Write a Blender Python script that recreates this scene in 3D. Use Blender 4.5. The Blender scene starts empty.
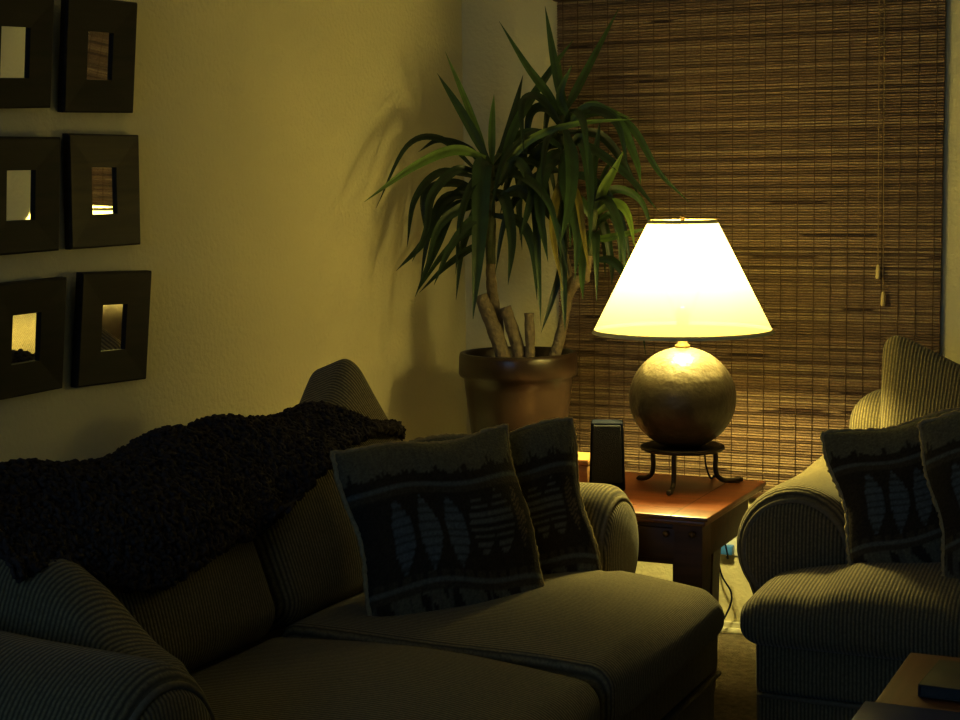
import bpy, bmesh, math, random
from mathutils import Vector, Matrix
from mathutils.bvhtree import BVHTree
PI = math.pi
C = bpy.context.scene.collection
rnd = random.Random(7)

# ------------------------------------------------------------------ camera
FPX = 1650.0
TH = math.radians(25); PITCH = math.atan((360-183)/FPX); ROLL = 0.012
CAM = Vector((2.24, -4.70, 1.35))
FWD = Vector((-math.sin(TH)*math.cos(PITCH), math.cos(TH)*math.cos(PITCH), -math.sin(PITCH)))
_r = Vector((math.cos(TH), math.sin(TH), 0)); _u = _r.cross(FWD)
RGT = _r*math.cos(ROLL) - _u*math.sin(ROLL); UPV = _r*math.sin(ROLL) + _u*math.cos(ROLL)
cam = bpy.data.cameras.new('camera'); cam_o = bpy.data.objects.new('camera', cam); C.objects.link(cam_o)
m3 = Matrix((RGT, UPV, -FWD)).transposed()
cam_o.matrix_world = Matrix.Translation(CAM) @ m3.to_4x4()
cam.sensor_width = 36; cam.lens = FPX/960*36; cam.clip_start = .05
bpy.context.scene.camera = cam_o
def ray(px, py): return FWD + RGT*((px-480)/FPX) + UPV*((360-py)/FPX)
def at_depth(px, py, d): return CAM + ray(px, py)*d
def on_plane(px, py, ax, val):
    r = ray(px, py); return CAM + r*((val-CAM[ax])/r[ax])

# ------------------------------------------------------------------ helpers
def mesh_obj(name, verts, faces, mat=None, parent=None, smooth=True, cols=None):
    me = bpy.data.meshes.new(name)
    me.from_pydata([tuple(v) for v in verts], [], faces)
    bm = bmesh.new(); bm.from_mesh(me)
    bmesh.ops.recalc_face_normals(bm, faces=bm.faces); bm.to_mesh(me); bm.free()
    if smooth:
        for p in me.polygons: p.use_smooth = True
    if cols:
        a = me.color_attributes.new('Col', 'FLOAT_COLOR', 'POINT')
        for i, c in enumerate(cols): a.data[i].color = (c[0], c[1], c[2], 1)
    if mat: me.materials.append(mat)
    o = bpy.data.objects.new(name, me); C.objects.link(o)
    if parent: o.parent = parent
    return o
class MB:
    def __init__(s): s.v = []; s.f = []; s.c = []
    def add(s, vs, fs, col=None):
        b = len(s.v); s.v += [Vector(v) for v in vs]; s.f += [tuple(i+b for i in f) for f in fs]
        if col is not None: s.c += [col]*len(vs) if not isinstance(col, list) else col
        return s
    def box(s, x0, x1, y0, y1, z0, z1, bev=0.0, M=None):
        bm = bmesh.new(); bmesh.ops.create_cube(bm, size=1)
        for v in bm.verts:
            v.co = Vector(((x0+x1)/2+v.co.x*(x1-x0), (y0+y1)/2+v.co.y*(y1-y0), (z0+z1)/2+v.co.z*(z1-z0)))
        if bev: bmesh.ops.bevel(bm, geom=list(bm.edges), offset=bev, segments=2, profile=.5, affect='EDGES')
        bm.verts.index_update()
        s.add([(M @ v.co if M else v.co) for v in bm.verts], [[v.index for v in f.verts] for f in bm.faces]); bm.free(); return s
    def lathe(s, prof, cx, cy, n=48, caps=True):
        b = []; f = []
        for r, z in prof:
            for k in range(n): a = 2*PI*k/n; b.append((cx+r*math.cos(a), cy+r*math.sin(a), z))
        for i in range(len(prof)-1):
            for k in range(n):
                k2 = (k+1) % n; f.append((i*n+k, i*n+k2, (i+1)*n+k2, (i+1)*n+k))
        if caps:
            f.append(tuple(range(n))); f.append(tuple((len(prof)-1)*n+k for k in range(n)))
        return s.add(b, f)
    def tube(s, pts, rad, n=8, closed=False):
        pts = [Vector(p) for p in pts]; m = len(pts)
        rads = rad if isinstance(rad, (list, tuple)) else [rad]*m
        vs = []; nv = None
        for i, p in enumerate(pts):
            a = pts[(i-1) % m] if (closed or i > 0) else pts[i]
            b = pts[(i+1) % m] if (closed or i < m-1) else pts[i]
            t = (b-a).normalized()
            if nv is None:
                nv = t.orthogonal().normalized()
            nv = (nv - t*nv.dot(t)).normalized(); bn = t.cross(nv)
            for k in range(n):
                an = 2*PI*k/n; vs.append(p + (nv*math.cos(an)+bn*math.sin(an))*rads[i])
        f = []
        for i in range(m if closed else m-1):
            j = (i+1) % m
            for k in range(n): f.append((i*n+k, i*n+(k+1) % n, j*n+(k+1) % n, j*n+k))
        if not closed: f.append(tuple(range(n))); f.append(tuple((m-1)*n+k for k in range(n)))
        return s.add(vs, f)
    def build(s, name, mat, parent=None, smooth=True):
        return mesh_obj(name, s.v, s.f, mat, parent, smooth, s.c if s.c else None)
def autosmooth(o, deg=35):
    me = o.data
    bm = bmesh.new(); bm.from_mesh(me)
    for e in bm.edges:
        if len(e.link_faces) == 2 and e.calc_face_angle(0) > math.radians(deg): e.smooth = False
    bm.to_mesh(me); bm.free(); return o
def catmull(P, n=8):
    P = [Vector(p) for p in P]; out = []
    Q = [P[0]*2-P[1]] + P + [P[-1]*2-P[-2]]
    for i in range(1, len(Q)-2):
        a, b, c, d = Q[i-1:i+3]
        for k in range(n):
            t = k/n
            out.append(.5*((2*b)+(c-a)*t+(2*a-5*b+4*c-d)*t*t+(3*b-a-3*c+d)*t**3))
    out.append(P[-1]); return out
def sstep(a, b, x):
    t = max(0, min(1, (x-a)/(b-a))); return t*t*(3-2*t)
def line1d(h, r, k, m):
    a = [-h + r*i/k for i in range(k)]
    mid = [-h+r + (2*h-2*r)*i/m for i in range(m+1)]
    return a + mid + [-v for v in reversed(a)]
def rbox(hx, hy, hz, r, m=(8, 8, 4), k=5, fn=None):
    """rounded soft box centred at the origin, then shaped by fn"""
    X, Y, Z = line1d(hx, r, k, m[0]), line1d(hy, r, k, m[1]), line1d(hz, r, k, m[2])
    idx = {}; vs = []; fs = []
    def vid(x, y, z):
        key = (round(x, 6), round(y, 6), round(z, 6))
        if key not in idx:
            p = Vector((x, y, z)); q = Vector((max(-hx+r, min(hx-r, x)), max(-hy+r, min(hy-r, y)), max(-hz+r, min(hz-r, z))))
            d = p-q
            if d.length > 1e-9: p = q + d.normalized()*r
            idx[key] = len(vs); vs.append(fn(p) if fn else p)
        return idx[key]
    def grid(A, B, mk):
        for i in range(len(A)-1):
            for j in range(len(B)-1):
                fs.append((vid(*mk(A[i], B[j])), vid(*mk(A[i+1], B[j])), vid(*mk(A[i+1], B[j+1])), vid(*mk(A[i], B[j+1]))))
    for s in (-1, 1):
        grid(X, Y, lambda a, b: (a, b, s*hz)); grid(X, Z, lambda a, b: (a, s*hy, b)); grid(Y, Z, lambda a, b: (s*hx, a, b))
    return vs, fs
def tag(o, label=None, cat=None, group=None, kind=None):
    if label: o['label'] = label
    if cat: o['category'] = cat
    if group: o['group'] = group
    if kind: o['kind'] = kind
    return o
def empty(name, label, cat, M=None, group=None):
    o = bpy.data.objects.new(name, None); C.objects.link(o); o.empty_display_size = .1
    if M is not None: o.matrix_world = M if isinstance(M, Matrix) else Matrix.Translation(Vector(M))
    return tag(o, label, cat, group)

# ------------------------------------------------------------------ materials
def newmat(name):
    m = bpy.data.materials.new(name); m.use_nodes = True
    nt = m.node_tree; b = nt.nodes['Principled BSDF']; return m, nt, b
def N(nt, t, **kw):
    n = nt.nodes.new(t)
    for k, v in kw.items(): setattr(n, k, v)
    return n
def plain(name, col, rough=.6, metal=0, var=.25, nscale=30, bump=.0, bscale=None, spec=.5, emit=None):
    m, nt, b = newmat(name)
    tc = N(nt, 'ShaderNodeTexCoord'); no = N(nt, 'ShaderNodeTexNoise'); no.inputs['Scale'].default_value = nscale; no.inputs['Detail'].default_value = 4
    nt.links.new(tc.outputs['Object'], no.inputs['Vector'])
    mx = N(nt, 'ShaderNodeMix', data_type='RGBA')
    mx.inputs['A'].default_value = tuple(c*(1-var) for c in col)+(1,); mx.inputs['B'].default_value = tuple(min(1, c*(1+var)) for c in col)+(1,)
    nt.links.new(no.outputs['Fac'], mx.inputs['Factor']); nt.links.new(mx.outputs['Result'], b.inputs['Base Color'])
    b.inputs['Roughness'].default_value = rough; b.inputs['Metallic'].default_value = metal; b.inputs['Specular IOR Level'].default_value = spec
    if bump:
        n2 = N(nt, 'ShaderNodeTexNoise'); n2.inputs['Scale'].default_value = bscale or nscale; n2.inputs['Detail'].default_value = 3
        nt.links.new(tc.outputs['Object'], n2.inputs['Vector'])
        bp = N(nt, 'ShaderNodeBump'); bp.inputs['Strength'].default_value = bump; bp.inputs['Distance'].default_value = .01
        nt.links.new(n2.outputs['Fac'], bp.inputs['Height']); nt.links.new(bp.outputs['Normal'], b.inputs['Normal'])
    return m
def ribbed(name, axis, light, dark, pitch=.0085):
    """chunky corded upholstery: cords across one axis with flecked breaks along them"""
    m, nt, b = newmat(name)
    tc = N(nt, 'ShaderNodeTexCoord'); sp = N(nt, 'ShaderNodeSeparateXYZ'); nt.links.new(tc.outputs['Object'], sp.inputs[0])
    wob = N(nt, 'ShaderNodeTexNoise'); wob.inputs['Scale'].default_value = 60; nt.links.new(tc.outputs['Object'], wob.inputs['Vector'])
    ma = N(nt, 'ShaderNodeMath', operation='MULTIPLY_ADD'); ma.inputs[1].default_value = .0022
    nt.links.new(wob.outputs['Fac'], ma.inputs[0]); nt.links.new(sp.outputs[axis], ma.inputs[2])
    mu = N(nt, 'ShaderNodeMath', operation='MULTIPLY'); mu.inputs[1].default_value = 2*PI/pitch; nt.links.new(ma.outputs[0], mu.inputs[0])
    si = N(nt, 'ShaderNodeMath', operation='SINE'); nt.links.new(mu.outputs[0], si.inputs[0])
    s01 = N(nt, 'ShaderNodeMath', operation='MULTIPLY_ADD'); s01.inputs[1].default_value = .5; s01.inputs[2].default_value = .5; nt.links.new(si.outputs[0], s01.inputs[0])
    fl = N(nt, 'ShaderNodeTexNoise'); fl.inputs['Scale'].default_value = 190; fl.inputs['Detail'].default_value = 2; nt.links.new(tc.outputs['Object'], fl.inputs['Vector'])
    mm = N(nt, 'ShaderNodeMath', operation='MULTIPLY'); nt.links.new(s01.outputs[0], mm.inputs[0]); nt.links.new(fl.outputs['Fac'], mm.inputs[1])
    m2 = N(nt, 'ShaderNodeMath', operation='MULTIPLY', use_clamp=True); m2.inputs[1].default_value = 1.7; nt.links.new(mm.outputs[0], m2.inputs[0])
    mx = N(nt, 'ShaderNodeMix', data_type='RGBA'); mx.inputs['A'].default_value = dark+(1,); mx.inputs['B'].default_value = light+(1,)
    nt.links.new(m2.outputs[0], mx.inputs['Factor']); nt.links.new(mx.outputs['Result'], b.inputs['Base Color'])
    bp = N(nt, 'ShaderNodeBump'); bp.inputs['Strength'].default_value = .5; bp.inputs['Distance'].default_value = .003
    nt.links.new(m2.outputs[0], bp.inputs['Height']); nt.links.new(bp.outputs['Normal'], b.inputs['Normal'])
    b.inputs['Roughness'].default_value = .95; b.inputs['Specular IOR Level'].default_value = .1
    b.inputs['Sheen Weight'].default_value = .15
    return m
def wood(name, a, bcol, rough=.35, axis='X', scale=1.0):
    m, nt, b = newmat(name)
    tc = N(nt, 'ShaderNodeTexCoord'); mp = N(nt, 'ShaderNodeMapping'); nt.links.new(tc.outputs['Object'], mp.inputs['Vector'])
    s = {'X': (3, 40, 40), 'Y': (40, 3, 40), 'Z': (40, 40, 3)}[axis]; mp.inputs['Scale'].default_value = tuple(v*scale for v in s)
    no = N(nt, 'ShaderNodeTexNoise'); no.inputs['Scale'].default_value = 1; no.inputs['Detail'].default_value = 6; no.inputs['Distortion'].default_value = .6
    nt.links.new(mp.outputs[0], no.inputs['Vector'])
    cr = N(nt, 'ShaderNodeValToRGB'); cr.color_ramp.elements[0].position = .3; cr.color_ramp.elements[1].position = .72
    cr.color_ramp.elements[0].color = a+(1,); cr.color_ramp.elements[1].color = bcol+(1,)
    nt.links.new(no.outputs['Fac'], cr.inputs[0]); nt.links.new(cr.outputs[0], b.inputs['Base Color'])
    bp = N(nt, 'ShaderNodeBump'); bp.inputs['Strength'].default_value = .12; bp.inputs['Distance'].default_value = .003
    nt.links.new(no.outputs['Fac'], bp.inputs['Height']); nt.links.new(bp.outputs['Normal'], b.inputs['Normal'])
    b.inputs['Roughness'].default_value = rough; return m
def vcol(name, rough=.8, nscale=120, bump=.3, spec=.2, trans=0):
    m, nt, b = newmat(name)
    at = N(nt, 'ShaderNodeAttribute'); at.attribute_name = 'Col'
    tc = N(nt, 'ShaderNodeTexCoord'); no = N(nt, 'ShaderNodeTexNoise'); no.inputs['Scale'].default_value = nscale; nt.links.new(tc.outputs['Object'], no.inputs['Vector'])
    ml = N(nt, 'ShaderNodeMath', operation='MULTIPLY_ADD'); ml.inputs[1].default_value = 1.0; ml.inputs[2].default_value = .5; nt.links.new(no.outputs['Fac'], ml.inputs[0])
    vm = N(nt, 'ShaderNodeVectorMath', operation='SCALE'); nt.links.new(at.outputs['Color'], vm.inputs[0]); nt.links.new(ml.outputs[0], vm.inputs['Scale'])
    nt.links.new(vm.outputs[0], b.inputs['Base Color'])
    b.inputs['Roughness'].default_value = rough; b.inputs['Specular IOR Level'].default_value = spec
    if bump:
        bp = N(nt, 'ShaderNodeBump'); bp.inputs['Strength'].default_value = bump; bp.inputs['Distance'].default_value = .004
        nt.links.new(no.outputs['Fac'], bp.inputs['Height']); nt.links.new(bp.outputs['Normal'], b.inputs['Normal'])
    if trans:
        tr = N(nt, 'ShaderNodeBsdfTranslucent'); nt.links.new(vm.outputs[0], tr.inputs['Color'])
        mx = N(nt, 'ShaderNodeMixShader'); mx.inputs[0].default_value = trans
        nt.links.new(b.outputs[0], mx.inputs[1]); nt.links.new(tr.outputs[0], mx.inputs[2]); nt.links.new(mx.outputs[0], nt.nodes['Material Output'].inputs['Surface'])
    return m
M_wall = plain('painted_wall', (.66, .61, .44), .85, var=.05, nscale=3, bump=.35, bscale=75, spec=.2)
M_trim = plain('white_trim_paint', (.72, .69, .56), .5, var=.04)
M_ceil = plain('ceiling_paint', (.75, .73, .66), .9, var=.03)
M_carpet = plain('carpet_pile', (.25, .21, .155), 1, var=.7, nscale=45, bump=1, bscale=160, spec=0)
FL, FD = (.25, .205, .11), (.07, .058, .036)
M_fabY = ribbed('corded_upholstery', 'Y', FL, FD)
M_fabX = ribbed('corded_upholstery_arm', 'X', FL, FD)
M_welt = plain('upholstery_welt', (.17, .145, .1), .95, var=.4, nscale=150, spec=.1)
M_tap = vcol('tapestry_weave', .95, 220, .6, .1)
M_tapedge = plain('tapestry_edge', (.34, .27, .15), .95, var=.5, nscale=150, spec=.1)
M_throw = plain('curly_pile', (.050, .038, .036), .95, var=.6, nscale=60, spec=.08)
M_frame = wood('dark_frame_wood', (.010, .007, .005), (.030, .019, .011), .6, 'Y', .7)
M_frame.node_tree.nodes['Principled BSDF'].inputs['Specular IOR Level'].default_value = .2
M_frame_sheen = wood('frame_wood_painted_sheen', (.014, .009, .005), (.060, .038, .016), .55, 'Y', .6); M_frame_sheen.node_tree.nodes['Principled BSDF'].inputs['Specular IOR Level'].default_value = .25  # dark frame wood in a lighter brown: lamplight sheen put into the colour
M_mirror = plain('mirror_silver', (.93, .94, .95), .02, 1, var=.0)
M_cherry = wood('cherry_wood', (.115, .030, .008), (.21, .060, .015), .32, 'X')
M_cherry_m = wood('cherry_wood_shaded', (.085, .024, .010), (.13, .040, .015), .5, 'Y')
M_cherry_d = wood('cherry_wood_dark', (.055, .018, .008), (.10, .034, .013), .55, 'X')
M_brassdark = plain('dark_brass', (.16, .10, .05), .35, .9)
M_iron = plain('wrought_iron', (.05, .035, .022), .45, .7, bump=.2, bscale=120)
M_blk = plain('black_plastic', (.006, .008, .018), .8, var=.2, spec=.1)
M_grille = plain('speaker_grille', (.010, .011, .018), .8, var=.5, nscale=400, bump=.5, bscale=500)
M_bronze = plain('hammered_bronze', (.044, .034, .023), .40, .3, var=.35, nscale=22, bump=.35, bscale=38)
M_pot = plain('glazed_pot', (.030, .017, .010), .28, var=.35, nscale=18, bump=.10, bscale=14)
M_soil = plain('potting_soil', (.03, .022, .015), 1, var=.5, nscale=90, bump=1, bscale=90)
M_bark = plain('yucca_bark', (.17, .13, .085), .9, var=.45, nscale=60, bump=.8, bscale=70)
M_sheath = plain('leaf_sheath', (.05, .06, .022), .7, var=.6, nscale=50, bump=.5, bscale=60)
M_leaf = vcol('yucca_leaf', .42, 25, .0, .4, .18)
M_cordm = plain('pull_cord_fibre', (.34, .24, .13), .9)
M_tassel = plain('tassel_wood', (.62, .50, .26), .5)
M_bamboo = vcol('woven_bamboo', .62, 200, .35, .3)
M_thread = plain('weave_thread_fibre', (.13, .075, .035), .9)
M_valance = wood('valance_bamboo', (.05, .022, .01), (.12, .055, .022), .6, 'X')
M_white = plain('white_plastic', (.75, .75, .72), .4, var=.02)
M_blue = plain('blue_plastic', (.06, .20, .62), .4, var=.05)
M_boxw = wood('pale_box_wood', (.42, .22, .09), (.58, .33, .15), .5, 'X')
M_mag = plain('navy_cover', (.012, .03, .17), .3, var=.2)
M_book = plain('charcoal_cover', (.02, .02, .025), .5)
M_paper = plain('page_edges', (.05, .05, .055), .9)

# lamp shade: cloth that both glows and lets the bulb through
m, nt, b = newmat('lamp_shade_cloth'); nt.nodes.remove(b)
tr = N(nt, 'ShaderNodeBsdfTranslucent'); tr.inputs['Color'].default_value = (.225, .207, .13, 1)
df = N(nt, 'ShaderNodeBsdfDiffuse'); df.inputs['Color'].default_value = (.9, .85, .7, 1)
mx = N(nt, 'ShaderNodeMixShader'); mx.inputs[0].default_value = .45
em = N(nt, 'ShaderNodeEmission'); em.inputs['Color'].default_value = (1, .87, .30, 1); em.inputs['Strength'].default_value = .10
ad = N(nt, 'ShaderNodeAddShader')
tp = N(nt, 'ShaderNodeBsdfTransparent'); m2_ = N(nt, 'ShaderNodeMixShader'); m2_.inputs[0].default_value = .07
nt.links.new(tr.outputs[0], mx.inputs[1]); nt.links.new(df.outputs[0], mx.inputs[2])
nt.links.new(mx.outputs[0], m2_.inputs[1]); nt.links.new(tp.outputs[0], m2_.inputs[2]); nt.links.new(m2_.outputs[0], ad.inputs[0]); nt.links.new(em.outputs[0], ad.inputs[1]); nt.links.new(ad.outputs[0], nt.nodes['Material Output'].inputs['Surface'])
M_shade = m
M_shadetrim = plain('shade_trim_cloth', (.75, .66, .40), .9)

# ------------------------------------------------------------------ room shell
RX, RY, RZ = 5.0, -7.0, 2.5
def struct(name, mb, mat):
    o = mb.build(name, mat, None, False); o['kind'] = 'structure'; return o
struct('floor', MB().box(-.1, RX+.1, RY-.1, .1, -.1, 0), M_carpet)
struct('ceiling', MB().box(-.1, RX+.1, RY-.1, .1, RZ, RZ+.1), M_ceil)
struct('wall_left', MB().box(-.1, 0, RY, 0, 0, RZ), M_wall)
struct('wall_back', MB().box(-.1, RX+.1, 0, .1, 0, RZ), M_wall)
struct('wall_right', MB().box(RX, RX+.1, RY, 0, 0, RZ), M_wall)
struct('wall_front', MB().box(-.1, RX+.1, RY-.1, RY, 0, RZ), M_wall)
bb = MB().box(.014, RX, -.014, 0, 0, .035, .004).box(.014, RX, -.022, 0, 0, .018, .006)
autosmooth(struct('baseboard_back', bb, M_trim))
autosmooth(struct('baseboard_left', MB().box(0, .014, RY, -.022, 0, .035, .004), M_trim))

# ------------------------------------------------------------------ wall mirrors
mirror_specs = [
    ('upper left', [(-20, -6), (54, 0), (48, 107), (-25, 109)], 'dark square framed mirror cut by the left picture edge, top row of the wall grid'),
    ('upper right', [(66, -2), (137, 3), (131, 113), (61, 110)], 'dark square framed mirror at the top right of the wall grid, tilted clockwise'),
    ('mid left', [(-15, 134), (60, 134.5), (54, 253), (-20, 259)], 'dark square framed mirror cut by the left picture edge, middle row of the wall grid'),
    ('mid right', [(68, 133.5), (138, 133.5), (138, 246), (69, 249.5)], 'brown-sheened square framed mirror in the middle right of the wall grid, reflecting the lamp'),
    ('low left', [(-10, 282), (65, 274), (60, 390), (-15, 404)], 'dark square framed mirror cut by the left picture edge, bottom row above the throw'),
    ('low right', [(81, 272), (150, 269.5), (145, 379), (75, 387.5)], 'dark square framed mirror at the bottom right of the wall grid, nearest the sofa'),
]
def frame_mesh(s, t, oy, oz):
    # front faces +x ; square s, opening oy*oz, four mitred rails falling towards the opening
    h = s/2; a, c = oy/2, oz/2; ti = t*.72
    O = [(-h, -h), (h, -h), (h, h), (-h, h)]; I = [(-a, -c), (a, -c), (a, c), (-a, c)]
    mb = MB()
    for k in range(4):
        j = (k+1) % 4; e = .004
        o0, o1, i0, i1 = O[k], O[j], I[k], I[j]
        vs = []
        for (q, x) in ((o0, 0), (o1, 0), (o1, t-e), (o0, t-e)): vs.append((x, q[0], q[1]))
        sh = lambda q: (q[0]-math.copysign(e, q[0]), q[1]-math.copysign(e, q[1]))
        for (q, x) in ((sh(o1), t), (sh(o0), t), (i1, ti), (i0, ti), (i1, .003), (i0, .003)): vs.append((x, q[0], q[1]))
        mb.add(vs, [(0, 1, 2, 3), (3, 2, 4, 5), (5, 4, 6, 7), (7, 6, 8, 9), (9, 8, 1, 0)])
    return mb
tilts = {'upper left': 7.5, 'upper right': 6.5, 'mid left': 4.6, 'mid right': 1.3, 'low left': 6.0, 'low right': 4.5}
for key, quad, lab in mirror_specs:
    P = [on_plane(px, py, 0, .018) for px, py in quad]
    cen = (P[0]+P[1]+P[2]+P[3])/4
    side = ((P[0]-P[3])+(P[1]-P[2]))/2; top = ((P[1]-P[0])+(P[2]-P[3]))/2
    ang = math.atan2(top.z, top.y)
    s = (side.length+top.length)/2
    tlt = math.radians(tilts[key]); out = s/2*math.sin(tlt)      # hung on wire: the top leans off the wall
    M = Matrix.Translation((.002+out, cen.y+.006-1.25*out, cen.z)) @ Matrix.Rotation(ang, 4, 'X') @ Matrix.Rotation(tlt, 4, 'Y')
    r = empty('wall_mirror', lab, 'mirror', M, 'square mirrors on the left wall')
    autosmooth(frame_mesh(s, .017, .085, .10).build('frame', M_frame_sheen if key == 'mid right' else M_frame, r, False), 20)
    gl = mesh_obj('mirror_glass', [(.006, -.044, -.052), (.006, .044, -.052), (.006, .044, .052), (.006, -.044, .052)], [(0, 1, 2, 3)], M_mirror, r, False)

# ------------------------------------------------------------------ bamboo blind
bx0, bx1, by = .326, 1.468, -.016
bz0, bz1 = .43, 1.90
blind = empty('bamboo_blind', 'woven brown bamboo roman blind hanging over the window behind the lamp', 'blind', (0, 0, 0))
mb = MB(); R = random.Random(11)
pitch = .0078; nsl = int((bz1-bz0)/pitch); seg = 48
tones = [(.27, .18, .12), (.32, .22, .145), (.23, .15, .10), (.29, .19, .125), (.21, .135, .09), (.36, .255, .17)]
darkt = [(.070, .036, .024), (.10, .055, .034), (.055, .030, .022)]
k = 0
for i in range(nsl):
    z = bz0 + (i+.5)*pitch; base = R.choice(tones)
    kind = R.random(); hgt = pitch*R.uniform(.40, .49); bulge = R.uniform(.0015, .0035)
    jag = R.uniform(-.0008, .0008)
    rows = []; vs = []; cs = []
    ph = R.uniform(0, 6)
    dk = R.choice(darkt); full = kind < .05 or i % 5 == 0 and kind < .8
    runs = [(R.uniform(bx0, bx1), R.uniform(.05, .22)) for _ in range(R.choice([1, 1, 2]))] if .80 < kind < .93 else []
    for q in range(seg+1):
        x = bx0 + (bx1-bx0)*q/seg
        zz = z + jag*math.sin(x*9+ph)
        c = base; f = R.uniform(.88, 1.1)
        if full: c = tuple(a*.45+b_*.55 for a, b_ in zip(base, dk)); f = R.uniform(.7, 1.15)
        for (rx, rl) in runs:
            if rx < x < rx+rl: c = dk
        c = tuple(v*f for v in c)
        vs += [(x, by+.004, zz-hgt), (x, by-bulge, zz-hgt*.5), (x, by-bulge, zz+hgt*.5), (x, by+.004, zz+hgt)]; cs += [c]*4
    fs = []
    for q in range(seg):
        for w in range(3): fs.append((q*4+w, q*4+4+w, q*4+5+w, q*4+1+w))
    mb.add(vs, fs, cs)
b0 = len(mb.v)
mb.add([(bx0, by+.006, bz0), (bx1, by+.006, bz0), (bx1, by+.006, bz1), (bx0, by+.006, bz1)], [(0, 1, 2, 3)], [(.14, .08, .04)]*4)
mb.build('slat_panel', M_bamboo, blind, False)
mb = MB()
for i in range(24):
    x = bx0+.02+i*(bx1-bx0-.04)/23
    mb.tube([(x, by-.004, bz0), (x+.001, by-.0045, (bz0+bz1)/2), (x, by-.004, bz1)], .0011, 5)
mb.build('weave_threads', M_thread, blind)
autosmooth(MB().box(bx0-.006, bx1+.006, by-.03, by+.012, bz1-.012, bz1+.13, .008).build('valance', M_valance, blind))
autosmooth(MB().box(bx0, bx1, by-.006, by+.010, bz0-.014, bz0+.006, .003).build('bottom_rail', M_valance, blind))
for (px, pe) in ((878, 266), (883, 293)):
    top = on_plane(px+1, -12, 1, by-.02); bot = on_plane(px, pe, 1, by-.02)
    cd = MB().tube([(top.x, by-.014, 1.9), (top.x*.5+bot.x*.5, by-.016, (top.z+bot.z)/2), bot], .0014, 6).build('pull_cord', M_cordm, blind)
    MB().lathe([(.002, bot.z+.004), (.0045, bot.z), (.0065, bot.z-.012), (.006, bot.z-.022), (.0075, bot.z-.031), (.005, bot.z-.036)], bot.x, bot.y, 14).build('tassel', M_tassel, cd)

# ------------------------------------------------------------------ seating (local x = front, y = length)
ARM_R, ARM_Z = .145, .512
def arm_profile(sgn):
    """outline of a rolled arm in (y, z), sgn = +1 when outside is +y"""
    pts = []
    for k in range(25):
        a = math.radians(-38 + 256*k/24)           # outside low -> over the top -> inside low
        pts.append((sgn*ARM_R*math.cos(a), ARM_Z+ARM_R*math.sin(a)))
    pts.append((-sgn*.095, .38)); pts.append((-sgn*.095, .07)); pts.append((sgn*.095, .07)); pts.append((sgn*.098, .38))
    return pts
def build_arm(root, yc, sgn, x0, x1, droop=0):
    prof = arm_profile(sgn); n = len(prof); vs = []; fs = []
    xs = [x0, x0+.02] + [x0+.02+(x1-x0-.06)*i/14 for i in range(1, 15)] + [x1-.04+.04*math.sin(PI/2*i/5) for i in range(1, 6)]
    for x in xs:
        e = 0
        if x > x1-.04: e = .028*(1-math.sqrt(max(0, 1-((x-(x1-.04))/.04)**2)))
        sag = .006*math.sin(x*9)
        for (y, z) in prof:
            L = math.hypot(y, z-ARM_Z) or 1
            dz = z-ARM_Z
            if z > .4: vs.append((x, yc+y*(1-e/L), ARM_Z+dz*(1-e/L)+sag*(.5+.5*dz/ARM_R)+droop*(1.75-1.25*(x-x0)/(x1-x0))*min(1, max(0, (z-.4)/.1))))
            else: vs.append((x, yc+y*(1-e/.1), z))
    m = len(xs)
    for i in range(m-1):
        for k in range(n): fs.append((i*n+k, i*n+(k+1) % n, (i+1)*n+(k+1) % n, (i+1)*n+k))
    fs.append(tuple(range(n))); fs.append(tuple((m-1)*n+k for k in range(n)))
    o = mesh_obj('arm', vs, fs, M_fabX, root); autosmooth(o, 60)
    # padded round facing on the arm end with its welt
    vs = []; fs = []; n = 40; rr = ARM_R-.03
    rings = [(1.0, 0), (1.0, .006), (.93, .013), (.75, .018), (.4, .022), (.05, .023)]
    for (q, dx) in rings:
        for k in range(n): a = 2*PI*k/n; vs.append((x1-.002+dx, yc+rr*q*math.cos(a), ARM_Z+droop*.55+rr*q*math.sin(a)))
    for i in range(len(rings)-1):
        for k in range(n): fs.append((i*n+k, i*n+(k+1) % n, (i+1)*n+(k+1) % n, (i+1)*n+k))
    fs.append(tuple((len(rings)-1)*n+k for k in range(n)))
    p = mesh_obj('arm_facing', vs, fs, M_fabY, o)
    w = MB().tube([(x1-.001, yc+(rr+.004)*math.cos(2*PI*k/48), ARM_Z+droop*.55+(rr+.004)*math.sin(2*PI*k/48)) for k in range(48)], .007, 8, True)
    w.build('welt', M_welt, p)
    return o
def seat_cushion(root, y0, y1, ears, ear, x0=.50, x1=1.19):
    hw = (y1-y0)/2; yc = (y0+y1)/2; hx = (x1-x0)/2; xc = (x0+x1)/2
    rj = random.Random(int(abs(yc)*1000))
    def fn(p):
        x, y, z = p
        u, v = x/hx, y/hw
        up = sstep(-.03, .03, z)
        z += up*((.045 if all(ears) else .020)*max(0, 1-u*u)*max(0, 1-v*v)**.7 + .005*math.sin(3*u+v*2))
        if u > .2: z -= up*.012*((u-.2)/.8)**2
        if u > .6: x += .018*(1-min(1, (z/.07)**2))*max(0, 1-v*v)
        X = x+xc; k = sstep(.925, .97, X)
        if ears[1] and y > 0: y += k*ear*sstep(0, 1, y/hw)
        if ears[0] and y < 0: y -= k*ear*sstep(0, 1, -y/hw)
        ext = min(1, max(0, abs(y)-hw+.03)/ear)
        z += up*(.012*math.sin(PI*ext) - .030*sstep(.0, .35, ext))
        return Vector((X, y+yc, z+.430))
    vs, fs = rbox(hx, hw-.003, .068, .042, (14, 18, 2), 6, fn)
    o = mesh_obj('seat_cushion', vs, fs, M_fabY, root)
    return o
TILT = math.radians(22)
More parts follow.
